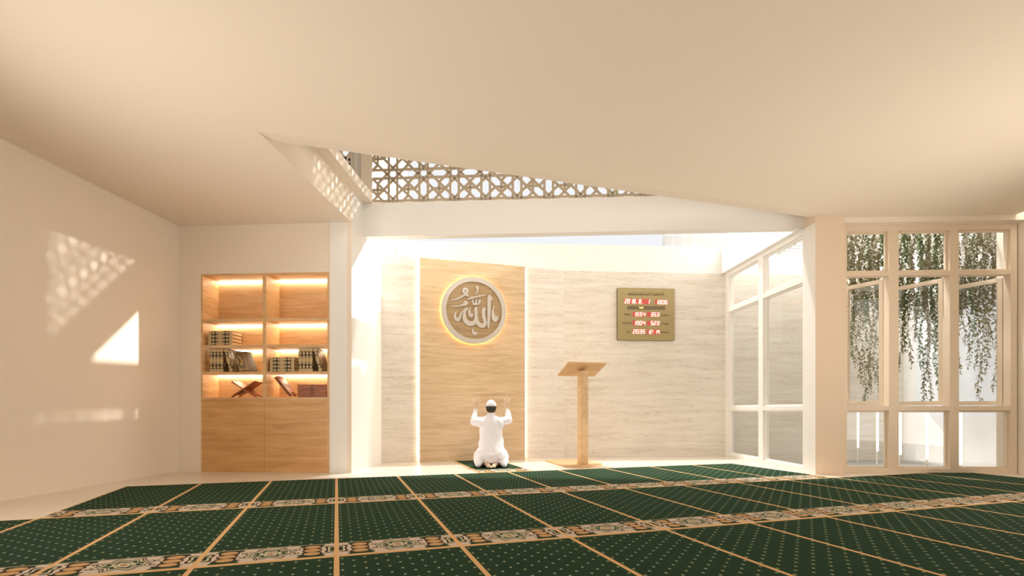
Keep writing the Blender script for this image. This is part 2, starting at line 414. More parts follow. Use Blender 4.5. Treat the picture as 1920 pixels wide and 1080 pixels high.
# ------------------------------------------------------------------ windows
def window(name, fr, L, xs, zs, depth, fm, label, y0=0.0, panes=True, skip=()):
    """xs: (start, end) of bays, zs: (low, high) of openings; every other part is frame"""
    root = sempty(name, (fr[0], fr[1], 0), fr[2], label)
    mb = MB(); y1 = y0+depth; lo, hi = min(y0, y1), max(y0, y1)
    cur = 0
    for a, b_ in xs: mb.box(cur, a, lo, hi, .0, 2.9); cur = b_
    mb.box(cur, L, lo, hi, .0, 2.9)
    for a, b_ in xs:
        z = .0
        for c, d in zs: mb.box(a, b_, lo, hi, z, c); z = d
        mb.box(a, b_, lo, hi, z, 2.9)
    mb.build('window_frame', fm, root)
    ym = (lo+hi)/2
    for i, (a, b_) in enumerate(xs):
        for j, (c, d) in enumerate(zs):
            if (i, j) in skip: continue
            MB().box(a-.005, b_+.005, ym-.003, ym+.003, c-.005, d+.005).build('pane', glass, root)
            rm = MB()
            w_ = .022
            rm.box(a, a+w_, ym-.012, ym+.012, c, d).box(b_-w_, b_, ym-.012, ym+.012, c, d).box(a+w_, b_-w_, ym-.012, ym+.012, c, c+w_).box(a+w_, b_-w_, ym-.012, ym+.012, d-w_, d)
            rm.build('glazing_bead', fm, root)
    return root
ZS = [(.057, .737), (.79, 2.315), (2.365, 2.84)]
window('window_1', R, 1.941, [(0.03-.0, .509), (.618, 1.194), (1.295, 1.870)], ZS, .10, frame_m, 'cream window of three bays beside the pier', skip=((0,1),(1,1),(2,1)))
window('window_2', S, 2.335, [(.25, 1.18), (1.30, 2.225)], [(.057, .737), (.79, 2.27), (2.335, 2.84)], -.09, frame_w, 'white side window of the niche')
# open casements of window 1: hinged on the right, swung outwards
for i, (hx, wd, lab) in enumerate(((.505, .47, 'open casement in the bay beside the pier'), (1.19, .56, 'open casement in the middle bay'), (1.866, .56, 'open casement in the right-hand bay'))):
    ox, oy = rotp(R[0], R[1], R[2], hx, .105)
    c_ = sempty('window_%d' % (3+i), (ox, oy, 0), R[2]-math.radians(62), lab)
    f = MB(); z0, z1, t = .80, 2.305, .05
    f.box(-wd, -wd+t, 0, .04, z0, z1).box(-t, 0, 0, .04, z0, z1).box(-wd+t, -t, 0, .04, z0, z0+t).box(-wd+t, -t, 0, .04, z1-t, z1)
    f.build('window_frame', frame_m, c_, bevel=.003)
    MB().box(-wd+t-.005, -t+.005, .017, .023, z0+t-.005, z1-t+.005).build('pane', glass, c_)

# ------------------------------------------------------------------ carpets
def carpet(label, u0, u1, v0, v1, name='prayer_carpet', h=.012):
    o = MB().box(u0, u1, 0, v1-v0, 0, h).build(name, carpet_m, loc=(-v0*math.sin(Q), v0*math.cos(Q), 0), rz=Q, bevel=.003)
    return tag(o, label, 'carpet', 'rows of green prayer carpet')
carpet('green dotted prayer carpet row farthest from the camera, nearest the niche', -1.92, 5.12, 4.441, 6.041)
carpet('green dotted prayer carpet row in the middle, between two bordered rows', -2.56, 7.04, 2.84, 4.44)
carpet('green dotted prayer carpet row nearest the camera, cut by the bottom of the picture', -3.2, 6.4, 1.239, 2.839)
u0, v0 = 1.60, 6.07
o = MB().box(0, .64, 0, 1.5, 0, .012).build('prayer_mat', carpet_m, loc=(u0*math.cos(Q)-v0*math.sin(Q), u0*math.sin(Q)+v0*math.cos(Q), 0), rz=Q, bevel=.003)
tag(o, 'single green prayer mat under the kneeling person', 'mat')

# ------------------------------------------------------------------ lattice screen
def bars(mb, segs, wdt, dep, y0=0):
    for (x0, z0), (x1, z1) in segs:
        L = math.hypot(x1-x0, z1-z0); a = math.atan2(z1-z0, x1-x0)
        if L < 1e-4: continue
        M = Matrix.Translation((x0, y0, z0)) @ Matrix.Rotation(-a, 4, 'Y')
        mb.box(-wdt*.3, L+wdt*.3, 0, dep, -wdt/2, wdt/2, M)
def clip(seg, x0, x1, z0, z1):
    (ax, az), (bx, bz) = seg; t0, t1 = 0, 1; dx, dz = bx-ax, bz-az
    for p, q in ((-dx, ax-x0), (dx, x1-ax), (-dz, az-z0), (dz, z1-az)):
        if abs(p) < 1e-9:
            if q < 0: return None
        else:
            r = q/p
            if p < 0: t0 = max(t0, r)
            else: t1 = min(t1, r)
    if t0 >= t1: return None
    return ((ax+dx*t0, az+dz*t0), (ax+dx*t1, az+dz*t1))
def lattice_mesh(x0, x1, z0, z1, sx, sz, mod=.389):
    orth, dia = [], []
    for i in range(int((x0-sx)/mod)-2, int((x1-sx)/mod)+2):
        for j in range(int((z0-sz)/mod)-2, int((z1-sz)/mod)+2):
            X, Z = sx+i*mod, sz+j*mod
            def P(a, b_): return (X+a*mod, Z+b_*mod)
            for c in (.137, .863): orth += [(P(c, 0), P(c, 1)), (P(0, c), P(1, c))]
            k = .195
            dia += [(P(k,0),P(0,k)), (P(1-k,0),P(1,k)), (P(0,1-k),P(k,1)), (P(1,1-k),P(1-k,1))]
            dia += [(P(0,1-k),P(.305,.5)), (P(.305,.5),P(.5,.305)), (P(.5,.305),P(1-k,0))]
            dia += [(P(k,1),P(.5,.695)), (P(.695,.5),P(1,k))]
            dia += [(P(k,0),P(.5,.305)), (P(.695,.5),P(1,1-k)), (P(0,k),P(.305,.5)), (P(.5,.695),P(1-k,1))]
            if (i+j) % 2: dia += [(P(.5,.305),P(.695,.5)), (P(.5,.695),P(.695,.5))]
            else: dia += [(P(.5,.695),P(.695,.5)), (P(.305,.5),P(.5,.695))]
            orth += [(P(.305,.5),P(.695,.5)), (P(.5,.305),P(.5,.695))]
    mb = MB()
    for L_, y_, w_ in ((orth, 0, .031), (dia, .001, .031)):
        cl = [clip(s_, x0, x1, z0, z1) for s_ in L_]
        bars(mb, [s_ for s_ in cl if s_], w_, .018-2*y_, y_)
    return mb
la = (-1.75, 6.74, Bm[2])
lx = hit(736.7, la)
ls = lattice_mesh(0, 5.25, 3.338, 4.75, lx, 3.697-.389).build('lattice_screen', lattice_m, loc=(la[0], la[1], 0), rz=la[2])
tag(ls, 'taupe star-patterned lattice screen standing on the beam above the niche', 'screen')
l2 = lattice_mesh(-2.28, -2.09, 3.34, 4.9, -2.17, 3.56).build('lattice_screen', paint, loc=(0, 7.0, 0))
tag(l2, 'narrow cream lattice strip set in the upper wall left of the big lattice', 'screen')

# ------------------------------------------------------------------ oak panel, medallion
x0, x1 = hit(787, W, -.05), hit(985, W, -.05)
pn_ = thing('wood_panel', 'tall oak wall panel with glowing edges behind the kneeling person', 'wall panel', (*rotp(*W, (x0+x1)/2, -.05), 0), W[2])
hw = (x1-x0)/2
MB().box(-hw, hw, 0, .03, .0, 2.895).build('board', oak, pn_, bevel=.002)
MB().box(-hw+.03, hw-.03, .03, .049, .02, 2.87).build('backing', oak, pn_)
for s_ in (-1, 1):
    MB().box(min(s_*(hw-.03), s_*(hw+.012)), max(s_*(hw-.03), s_*(hw+.012)), .031, .048, .03, 2.88).build('led_strip', led_edge, pn_)
mc = hit(888.8, W, -.09)
med = thing('wall_medallion', 'round silver-rimmed medallion with raised Arabic calligraphy, glowing behind', 'medallion', (*rotp(*W, mc, -.05), 2.18), W[2])
def disc(mb, r0, r1, y0, y1, seg=48):
    if r0 <= 0:
        mb.loft([[Vector((r1*math.cos(2*PI*i/seg), y, r1*math.sin(2*PI*i/seg))) for i in range(seg)] for y in (y0, y1)])
    else:
        prof = [(r0, y0), (r1, y0), (r1, y1), (r0, y1), (r0, y0)]
        mb.loft([[Vector((r*math.cos(2*PI*i/seg), y, r*math.sin(2*PI*i/seg))) for i in range(seg)] for r, y in prof], cap=False)
    return mb
disc(MB(), 0, .425, -.045, -.015).build('disc', wood('medallion_oak', (150, 122, 86), (180, 152, 112), (196, 170, 130)), med)
disc(MB(), .415, .48, -.075, -.02).build('rim', metal_m, med, smooth=False)
disc(MB(), .40, .445, -.014, -.003).build('led_ring', led_halo, med)
def curve_mesh(polys, depth, bevel=0.0):
    cu = bpy.data.curves.new('tmp', 'CURVE'); cu.dimensions = '2D'; cu.fill_mode = 'BOTH'; cu.extrude = depth/2; cu.bevel_depth = bevel
    for p in polys:
        sp = cu.splines.new('POLY'); sp.points.add(len(p)-1)
        for i, (x, y) in enumerate(p): sp.points[i].co = (x, y, 0, 1)
        sp.use_cyclic_u = True
    o = bpy.data.objects.new('tmp', cu); COL.objects.link(o)
    dg = bpy.context.evaluated_depsgraph_get(); me = bpy.data.meshes.new_from_object(o.evaluated_get(dg))
    bpy.data.objects.remove(o); return me
def smooth_poly(p, it=2):
    for _ in range(it):
        q = []
        for i in range(len(p)):
            a, b_ = p[i], p[(i+1) % len(p)]
            q += [(a[0]*.8+b_[0]*.2, a[1]*.8+b_[1]*.2), (a[0]*.2+b_[0]*.8, a[1]*.2+b_[1]*.8)]
        p = q
    return p
def circ(x, y, r, n=10): return [(x+r*math.cos(2*PI*i/n), y+r*math.sin(2*PI*i/n)) for i in range(n)]
glyph = [
 [(55,408),(130,380),(220,330),(300,285),(330,265),(295,235),(283,190),(300,150),(345,130),(390,148),(408,190),(400,230),(388,258),(412,280),(408,308),(380,305),(350,290),(300,320),(200,378),(110,405),(60,415)],
 circ(342,202,17),
 [(545,100),(590,78),(605,110),(607,160),(590,205),(545,258),(540,245),(570,195),(575,160),(560,130)],
 [(380,378),(435,325),(600,280),(765,238),(745,262),(620,300),(500,340),(420,362)],
 [(475,365),(495,358),(515,420),(530,435),(545,425),(545,365),(580,345),(575,400),(580,435),(600,440),(608,410),(600,370),(648,340),(650,390),(635,430),(600,462),(570,460),(540,475),(505,470),(488,440),(485,400)],
 [(65,522),(180,505),(260,480),(300,465),(310,430),(330,400),(370,400),(398,430),(395,460),(365,482),(330,490),(250,510),(160,528),(75,532)],
 circ(330,447,8), circ(362,457,8),
 [(185,605),(160,650),(158,700),(168,740),(190,750),(208,745),(225,700),(260,640),(310,580),(350,535),(400,528),(400,560),(362,600),(350,650),(355,720),(380,770),(430,805),(480,805),(520,770),(535,700),(530,600),(525,530),(580,490),(582,600),(590,720),(610,790),(650,830),(690,835),(714,820),(700,760),(680,680),(675,580),(690,520),(735,498),(760,560),(740,570),(738,640),(755,740),(782,800),(778,860),(740,905),(680,925),(620,905),(580,870),(562,830),(530,865),(470,893),(400,892),(340,850),(300,790),(290,720),(300,660),(325,600),(290,640),(265,690),(255,760),(225,810),(180,820),(135,790),(118,730),(130,670),(155,630)],
 [(790,285),(838,232),(893,330),(880,355),(855,350),(855,600),(845,720),(815,925),(790,930),(790,600)],
 [(462,510),(435,560),(440,620),(460,650),(475,660),(505,640),(505,680),(480,712),(450,720),(415,690),(400,640),(405,580),(430,530)],
 [(945,455),(910,530),(915,590),(945,660),(970,682),(1000,660),(1008,700),(995,750),(960,785),(920,785),(885,735),(873,660),(878,580),(905,490)],
 [(500,930),(500,975),(530,1010),(580,1010),(580,1045),(550,1075),(510,1070),(480,1030),(475,975),(490,940)]]
conv = []
for g in glyph:
    conv.append([((840+x/10.8-888.8)/60*.48, (583.5-(530+y/10.8))/61.8*.48) for x, y in smooth_poly(g, 2 if len(g) > 12 else 1)])
me = curve_mesh(conv, .022, .002); me.materials.append(metal_m)
o = bpy.data.objects.new('calligraphy', me); COL.objects.link(o); o.parent = med
o.rotation_euler = (PI/2, 0, 0); o.location = (0, -.058, 0)

# ------------------------------------------------------------------ prayer time clock
def text_mesh(s_, size):
    cu = bpy.data.curves.new('tmp', 'FONT'); cu.body = s_; cu.size = size; cu.extrude = .001; cu.align_x = 'CENTER'; cu.align_y = 'CENTER'
    o = bpy.data.objects.new('tmp', cu); COL.objects.link(o)
    dg = bpy.context.evaluated_depsgraph_get(); me = bpy.data.meshes.new_from_object(o.evaluated_get(dg))
    bpy.data.objects.remove(o); return me
ck = thing('digital_clock', 'gold framed digital prayer time clock with red number displays on travertine', 'clock', (*rotp(*D, (hit(1157.2, D, -.03)+hit(1265, D, -.03))/2, -.001), 2.234), D[2])
cw, ch = hit(1265, D, -.03)-hit(1157.2, D, -.03), .817
def rrect(w_, h_, r, n=5):
    pts = []
    for cx_, cy_, a0 in ((w_/2-r, h_/2-r, 0), (-w_/2+r, h_/2-r, 90), (-w_/2+r, -h_/2+r, 180), (w_/2-r, -h_/2+r, 270)):
        for k in range(n+1):
            a = math.radians(a0+90*k/n); pts.append((cx_+r*math.cos(a), cy_+r*math.sin(a)))
    return pts
def flat_obj(name, me, m_, parent, x, y, z):
    me.materials.clear(); me.materials.append(m_)
    o = bpy.data.objects.new(name, me); COL.objects.link(o); o.parent = parent; o.rotation_euler = (PI/2, 0, 0); o.location = (x, y, z); return o
rim_m = mat('dark_clock_edge', (96, 80, 56), .5)
flat_obj('case', curve_mesh([rrect(cw, ch, .02)], .026), rim_m, ck, 0, -.014, 0)
flat_obj('face', curve_mesh([rrect(cw-.008, ch-.008, .018)], .004), gold_m, ck, 0, -.0292, 0)
def U_(cx_): return (cx_-640)/970*cw
def Z_(cy_): return (534-cy_)/885*ch
SEG = {'0':'abcdef','1':'bc','2':'abged','3':'abgcd','4':'fgbc','5':'afgcd','6':'afgecd','8':'abcdefg','9':'abcfgd'}
def add_digits(txt, w_, h_, parent):
    n = len(txt); cellw = w_/n
    dh = h_*.36; dw = cellw*.30; t = h_*.065
    for i, chh in enumerate(txt):
        if chh == ' ': continue
        mb = MB()
        def L(x0, z0, x1, z1):
            bars(mb, [((x0+z0*.15, z0), (x1+z1*.15, z1))], 2*t, .0015)
        pos = {'a':(-dw,dh,dw,dh),'d':(-dw,-dh,dw,-dh),'g':(-dw,0,dw,0),'f':(-dw,0,-dw,dh),'b':(dw,0,dw,dh),'e':(-dw,-dh,-dw,0),'c':(dw,-dh,dw,0)}
        if chh == ':': L(0, -dh*.5, 0, -dh*.4); L(0, dh*.4, 0, dh*.5)
        elif chh == '.': L(-dw*.5, -dh, -dw*.3, -dh)
        else:
            for g in SEG[chh]: L(*pos[g])
        mb.build('digit' if chh not in ':.' else 'separator', digit_m, parent, loc=(-w_/2+cellw*(i+.5), -.0050, 0))
for (a, b_, c, d), txt in (((270,710,275,362),'2018.8. 1'), ((790,1010,285,368),'1806'), ((415,635,497,577),'1554'), ((658,870,497,577),' 353'),
                           ((415,635,642,725),'1904'), ((658,870,642,725),' 523'), ((410,630,787,870),'2035'), ((658,875,790,872),'12:14')):
    w_, h_ = U_(b_)-U_(a), Z_(c)-Z_(d)
    dsp = MB().box(-w_/2, w_/2, -.003, 0, -h_/2, h_/2).build('display', red_m, ck, loc=((U_(a)+U_(b_))/2, -.0312, (Z_(c)+Z_(d))/2))
    add_digits(txt, w_*.97, h_, dsp)
dsp = MB().box(U_(320), U_(960), -.003, 0, Z_(455), Z_(395)).build('message_bar', bar_m, ck, loc=(0, -.0312, 0))
g_ = MB(); bars(g_, [((U_(530), Z_(422)), (U_(560), Z_(430))), ((U_(560), Z_(430)), (U_(590), Z_(420)))], .02, .0015)
g_.build('lit_sign', amber_m, dsp, loc=(0, -.0050, 0))
for txt, cx_, cy_ in (('Ashar',328,540),('Maghrib',324,685),('Isya',346,830),('Subuh',963,545),('Terbit',963,690),('Dzuhur',963,835)):
    flat_obj('lettering', text_mesh(txt, .044), dark_ink, ck, U_(cx_), -.0318, Z_(cy_))
rr = random.Random(3); sg = []
x = U_(335)
while x < U_(955):                                   # line of small Arabic script
    h1 = rr.uniform(.012, .03)
    k = rr.random()
    if k < .35: sg += [((x, Z_(205)), (x+.002, Z_(205)+h1+.022))]
    elif k < .75:
        sg += [((x, Z_(185)), (x+.006, Z_(210))), ((x+.006, Z_(210)), (x+.018, Z_(208))), ((x+.018, Z_(208)), (x+.022, Z_(185)))]
        sg += [((x+.009, Z_(172)), (x+.014, Z_(170)))]
    else: sg += [((x, Z_(215)), (x+.02, Z_(185))), ((x+.02, Z_(185)), (x+.008, Z_(175)))]
    sg += [((x-.002, Z_(203)), (x+.018, Z_(205)))]
    x += rr.uniform(.014, .022)
mb = MB(); bars(mb, sg, .0045, .0012); mb.build('script_line', dark_ink, ck, loc=(0, -.0325, 0))

# ------------------------------------------------------------------ lectern
ux, uy = Vector((math.cos(Q), math.sin(Q))), Vector((-math.sin(Q), math.cos(Q)))
lc = Vector((.913, 7.13))+ux*.055+uy*.055
pod = thing('lectern', 'slim pale oak lectern with slanted top on a rounded base', 'lectern', (lc.x, lc.y, 0), Q)
def tolocal(x, y): d_ = Vector((x, y))-lc; return (d_.dot(ux), d_.dot(uy))
basepts = [(.463,7.80),(.571,7.372),(.64,7.12),(.70,7.0),(.78,6.93),(.90,6.90),(1.01,6.92),(1.12,7.02),(1.20,7.16),(1.225,7.3),(1.20,7.45),(1.10,7.65),(.98,7.84),(.90,7.9)]
bp_ = smooth_poly([tolocal(*p) for p in basepts], 1)
MB().prism(bp_, 0, .018).build('base', pod_wood, pod, bevel=.003)
MB().prism([(.085*math.cos(2*PI*i/24), .085*math.sin(2*PI*i/24)) for i in range(24)], .018, .026).build('foot_plate', pod_wood, pod, bevel=.002)
MB().box(-.055, .055, -.055, .055, .026, 1.262).build('post', wood('lectern_post_oak', (200, 162, 114), (222, 186, 140), (234, 204, 160), sc_=(6, 6, 9)), pod, bevel=.002)
tp = MB(); y_n, y_f, zn, zf, hw2, th = -.15, .21, 1.352, 1.205, .275, .02
a_ = [Vector((-hw2,y_n,zn)), Vector((hw2,y_n,zn)), Vector((hw2,y_f,zf)), Vector((-hw2,y_f,zf))]
tp.loft([a_, [v+Vector((0, .006, th)) for v in a_]]); tp.build('slanted_top', pod_wood, pod, bevel=.002)

# ------------------------------------------------------------------ bookcase
CB = (*rotp(*A, c0, 0), A[2])
CW = c1-c0
cab = thing('bookcase', 'built-in golden oak bookcase with eight lit bays in the left wall', 'bookcase', (CB[0], CB[1], 0), A[2])
t = .022; yd = .33
MB().box(0, t, -.002, yd, 0, ct).build('side_panel', cab_vert, cab); MB().box(CW-t, CW, -.002, yd, 0, ct).build('side_panel', cab_vert, cab)
MB().box(t, CW-t, -.002, yd, ct-t, ct).build('top_panel', cab_wood, cab)
MB().box(t, CW-t, .315, .34, .89, ct-t).build('back_panel', cab_wood, cab)
dv0, dv1 = .766, .812
MB().box(dv0, dv1, 0, .315, .894, ct-t).build('divider', cab_vert, cab)
MB().box(t, CW-t, 0, .315, .87, .894).build('counter', cab_wood, cab)
for xa, xb in ((t, CW/2-.0015), (CW/2+.0015, CW-t)):
    MB().box(xa, xb, 0, .02, .0, .869).build('door', door_wood, cab)
SH = [(1.175, 1.2), (1.488, 1.523), (1.803, 1.837)]
for xa, xb in ((t, dv0), (dv1, CW-t)):
    for za, zb in SH: MB().box(xa, xb, .004, .315, za, zb).build('shelf', cab_wood, cab)
    for zt in (1.175, 1.488, 1.803, ct-t):
        MB().box(xa+.01, xb-.01, .292, .313, zt-.009, zt-.001).build('led_strip', led, cab)

def make_book(i):
    b0 = thing('book', 'book', 'book', group='ornate books in the bookcase')
    # local: x along the length (.30), y thickness (.042), z depth away from the spine (.21)
    MB().box(-.15, .15, -.021, -.018, 0, .21).box(-.15, .15, .018, .021, 0, .21).build('cover', cover_m, b0)
    MB().box(-.15, .15, -.021, .021, -.003, .003).build('spine', spine_m, b0, bevel=.0015)
    MB().box(-.145, .145, -.0175, .0175, .0035, .203).build('page_block', page_m, b0)
    return b0
def copy_tree(o):
    c = o.copy(); COL.objects.link(c)
    for ch_ in [x for x in bpy.data.objects if x.parent == o]:
        d_ = ch_.copy(); COL.objects.link(d_); d_.parent = c
    return c
book0 = make_book(0); used = [False]
Ms = Matrix(((1,0,0,0),(0,0,1,0),(0,1,0,0),(0,0,0,1)))       # lying: length along x, thickness up, depth away from camera
def put_book(lx_, ly_, lz_, mode, label, lean=0, yaw=0, sx=1):
    o = copy_tree(book0) if used[0] else book0; used[0] = True
    Mc = Matrix.Translation((CB[0], CB[1], 0)) @ Matrix.Rotation(A[2], 4, 'Z')
    if mode == 'lie': Rm = Matrix(((1,0,0,0),(0,0,1,0),(0,-1,0,0),(0,0,0,1))).transposed().inverted()
    Rl = Matrix.Rotation(-PI/2, 4, 'X')                       # depth -> +y, thickness -> -z
    if mode == 'lie': Rm = Rl
    else: Rm = Matrix.Rotation(PI/2, 4, 'Y') @ Rl             # stand on its end
    M = Mc @ Matrix.Translation((lx_, ly_, lz_)) @ Matrix.Rotation(yaw, 4, 'Z') @ Matrix.Rotation(lean, 4, 'Y') @ Rm
    if mode != 'lie': M = M @ Matrix.Diagonal((.925, 1, 1, 1))
    o.matrix_world = M; o['label'] = label
    return o
pos = ['lowest', 'second from the bottom', 'third from the bottom', 'topmost']
xa = hit(412.5, CB, .03)
for k in range(4): put_book(xa, .035+.002*(k % 2), 1.523+.0215+.0432*k, 'lie', 'ornate gilt book, %s of the four stacked in the upper left bay' % pos[k])
xb = hit(528.5, CB, .03)
for k in range(4): put_book(xb, .035+.002*(k % 2), 1.2+.0215+.0432*k, 'lie', 'ornate gilt book, %s of the four stacked in the right half' % pos[k])
zU = 1.2+.1388
for side, px0, nm in (('left', 396.3, 'left bay'), ('right', 563.2, 'right bay')):
    x_ = hit(px0, CB, .03)
    for k in range(4): put_book(x_+.0435*k, .03, zU, 'up', 'upright ornate book, %s of the four standing in the %s below' % (['leftmost', 'second from left', 'third from left', 'rightmost'][k], nm if side == 'left' else 'right half'))
    x_ += .0435*3+.021
    ln = -math.radians(15)
    put_book(x_+.022+.139*math.sin(-ln)+.003, .03, 1.2+.139*math.cos(ln)+.0055, 'up', 'ornate book tilted against the upright ones in the %s half' % side, lean=ln)
    if side == 'left':
        ln = -math.radians(30)
        put_book(x_+.07+.139*math.sin(-ln)+.02, .055, 1.2+.139*math.cos(ln)+.0105, 'up', 'ornate book leaning steeply with its right cover showing', lean=ln, yaw=math.radians(-28))

# folding book rests
def rest_board(mb, L_, w_, t_, M, notch=True):
    # board of length L_ (x), width w_ (y), thickness t_ (z); far end has two feet and a curved gap
    outline = [(-L_/2,-w_/2+.02),(-L_/2+.015,-w_/2),(L_/2-.05,-w_/2),(L_/2,-w_/2+.01),(L_/2,-w_/2+.04),(L_/2-.045,-w_/2+.06),(L_/2-.055,0),(L_/2-.045,w_/2-.06),(L_/2,w_/2-.04),(L_/2,w_/2-.01),(L_/2-.05,w_/2),(-L_/2+.015,w_/2),(-L_/2,w_/2-.02)]
    lo = [mb.bm.verts.new(M @ Vector((x_, y_, -t_/2))) for x_, y_ in outline]; hi = [mb.bm.verts.new(M @ Vector((x_, y_, t_/2))) for x_, y_ in outline]
    n = len(outline); mb.bm.faces.new(lo[::-1]); mb.bm.faces.new(hi)
    for i in range(n): mb.bm.faces.new((lo[i], lo[(i+1) % n], hi[(i+1) % n], hi[i]))
r1 = thing('book_rest', 'open crossed wooden book rest in the lower left bay', 'book rest', (*rotp(*CB, hit(464, CB, .15), .15), .894), A[2])
for sgn in (1, -1):
    mb = MB(); a = math.radians(32)
    rest_board(mb, .36, .2, .014, Matrix.Translation((0.0, 0, .102)) @ Matrix.Rotation(a if sgn > 0 else PI-a, 4, 'Y'))
    mb.build('board', rehal_wood, r1, bevel=.002)
mb = MB()
for k in range(5): mb.ell((0, -.08+.04*k, .102), (.014, .014, .014), seg=10)
mb.build('hinge_knuckles', rehal_wood, r1)
r2 = thing('book_rest', 'folded wooden book rest tilted against the divider', 'book rest', (*rotp(*CB, hit(535, CB, .12), .12), .894), A[2])
for k, dz in ((0, 0), (1, .022)):
    mb = MB(); M = Matrix.Translation((dz*.9, 0, .128+dz*.5)) @ Matrix.Rotation(math.radians(50), 4, 'Y') @ Matrix.Rotation(0, 4, 'X')
    rest_board(mb, .30, .18, .014, M); mb.build('board', rehal_wood, r2, bevel=.002)
    mb = MB()
    for j in range(4): mb.box(-.03, .03, -.07+.04*j, -.055+.04*j, .0072, .0085, M)
    mb.build('joint_slots', black_m, r2)
xl_, xr_ = hit(557.5, CB, .08), min(hit(613, CB, .08), CW-t-.006)
r3 = thing('book_rest', 'folded wooden book rest standing on edge with a zigzag joint', 'book rest', (*rotp(*CB, (xl_+xr_)/2, .08), .895), A[2])
L_ = xr_-xl_
for k in (0, 1):
    mb = MB(); ol = []
    n = 6
    for i in range(n*2+1): ol.append((-L_/2+(.008 if i % 2 else 0), .152*i/(n*2)))
    for i in range(n*2, -1, -1): ol.append((L_/2-.004-(.008 if i % 2 else 0), .152*i/(n*2)))
    lo = [Vector((x_, .018*k, z_)) for x_, z_ in ol]; hi = [Vector((x_, .018*k+.014, z_)) for x_, z_ in ol]
    mb.loft([lo, hi]); mb.build('board', rehal_wood, r3)
mb = MB()
for j in range(5):
    z_ = .018+.029*j
    bars(mb, [((-.022, z_-.004), (-.008, z_)), ((-.008, z_), (.006, z_+.008)), ((.006, z_+.008), (.022, z_+.010))], .006, .001, -.0012)
mb.build('joint_slots', black_m, r3)

# ------------------------------------------------------------------ kneeling person
pu, pv = 1.875, 6.60
person = thing('person', 'person kneeling in a white robe and knit cap with both hands raised', 'person', (pu*math.cos(Q)-pv*math.sin(Q), pu*math.sin(Q)+pv*math.cos(Q), .012), .04)
def remesh(o, vs, sm=6):
    r = o.modifiers.new('remesh', 'REMESH'); r.mode = 'VOXEL'; r.voxel_size = vs; r.use_smooth_shade = True
    s_ = o.modifiers.new('smooth', 'SMOOTH'); s_.factor = .5; s_.iterations = sm
def eloft(mb, rings, seg=28):
    mb.loft([[Vector((cx_+rx*math.copysign(abs(math.cos(a))**.9, math.cos(a)), cy_+ry*math.sin(a), z_)) for a in [2*PI*i/seg for i in range(seg)]] for z_, cx_, cy_, rx, ry in rings])
EL = {-1: Vector((-.222, .09, .572)), 1: Vector((.232, .09, .592))}
WR = {-1: Vector((-.204, .145, .735)), 1: Vector((.212, .145, .728))}
bd = MB()
eloft(bd, [(.10,0,.05,.12,.10),(.2,0,.05,.14,.10),(.35,0,.06,.115,.085),(.5,0,.06,.125,.085),(.58,0,.06,.12,.07),(.62,0,.06,.07,.05),(.66,0,.065,.045,.045)])
bd.cap((0,.065,.62), (0,.075,.72), .042, .04)
bd.ell((0,.085,.755), (.066,.082,.098)); bd.ell((0,.10,.715), (.05,.062,.06))            # skull, jaw
bd.ell((0,.172,.745), (.010,.016,.016)); bd.ell((0,.160,.765), (.034,.012,.007)); bd.ell((0,.158,.716), (.020,.008,.006)); bd.ell((0,.155,.69), (.018,.014,.014))
for s_ in (-1, 1):
    bd.ell((s_*.067,.078,.742), (.008,.016,.026))                                          # ear
    bd.ell((s_*.026,.158,.752), (.011,.007,.006))                                          # eye
    bd.cap((s_*.11,.06,.575), EL[s_], .036, .032); bd.cap(EL[s_], WR[s_], .034, .020)
    bd.cap((s_*.08,.07,.14), (s_*.16,.43,.08), .075, .055)                                 # thigh
    bd.cap((s_*.16,.43,.05), (s_*.07,.0,.045), .045, .032)                                 # shin
    bd.cap((s_*.06,-.01,.055), (s_*.045,-.09,.035), .032, .028); bd.cap((s_*.045,-.09,.033), (s_*.022,-.165,.024), .028, .021)   # heel to toes
    for j in range(5): bd.cap((s_*(.005+.011*j),-.165+.004*j,.018), (s_*(.003+.011*j),-.19+.006*j,.014), .008, .0065)
    # hand: palm, four fingers, thumb
    w0 = WR[s_]; up = Vector((-s_*.05, .05, 1)).normalized(); rt = Vector((1, 0, 0)); bk = Vector((0, -1, 0))
    bd.cap(w0, w0+up*.03, .017, .019)
    pc = w0+up*.058
    Rm = Matrix((rt, -bk, up)).transposed()
    bd.ell(pc, (.034, .014, .042), Rm.to_quaternion().to_matrix())
    bd.ell(pc+up*.022, (.036, .012, .026), Rm.to_quaternion().to_matrix())
    for j, (off, L1) in enumerate(((-.027, .060), (-.0095, .072), (.0095, .067), (.027, .050))):   # index, middle, ring, little (from the thumb side)
        o_ = s_*off
        base_ = pc+up*.034+rt*o_; mid = base_+up*L1*.52+rt*o_*.22-bk*.002; tip = mid+up*L1*.46+rt*o_*.10-bk*.010
        bd.cap(base_, mid, .0082, .0075, 10); bd.cap(mid, tip, .0075, .0062, 10)
    tb = pc-up*.018-rt*s_*.024; tm = tb+up*.028-rt*s_*.022-bk*.006; tt = tm+up*.028-rt*s_*.006-bk*.004
    bd.cap(tb, tm, .0115, .0088, 10); bd.cap(tm, tt, .0088, .007, 10)
body = bd.build('body', skin_m, person, smooth=True); remesh(body, .0038, 3)
person.location.z = .016
rb = MB()
eloft(rb, [(.05,0,.06,.165,.12),(.12,0,.05,.185,.135),(.18,0,.045,.180,.135),(.24,0,.05,.165,.125),(.33,0,.055,.158,.115),(.43,0,.06,.150,.105),(.51,0,.06,.146,.10),(.57,0,.06,.155,.095),(.605,0,.06,.150,.085),(.635,0,.06,.105,.07),(.655,0,.065,.055,.052),(.688,0,.068,.047,.048)])
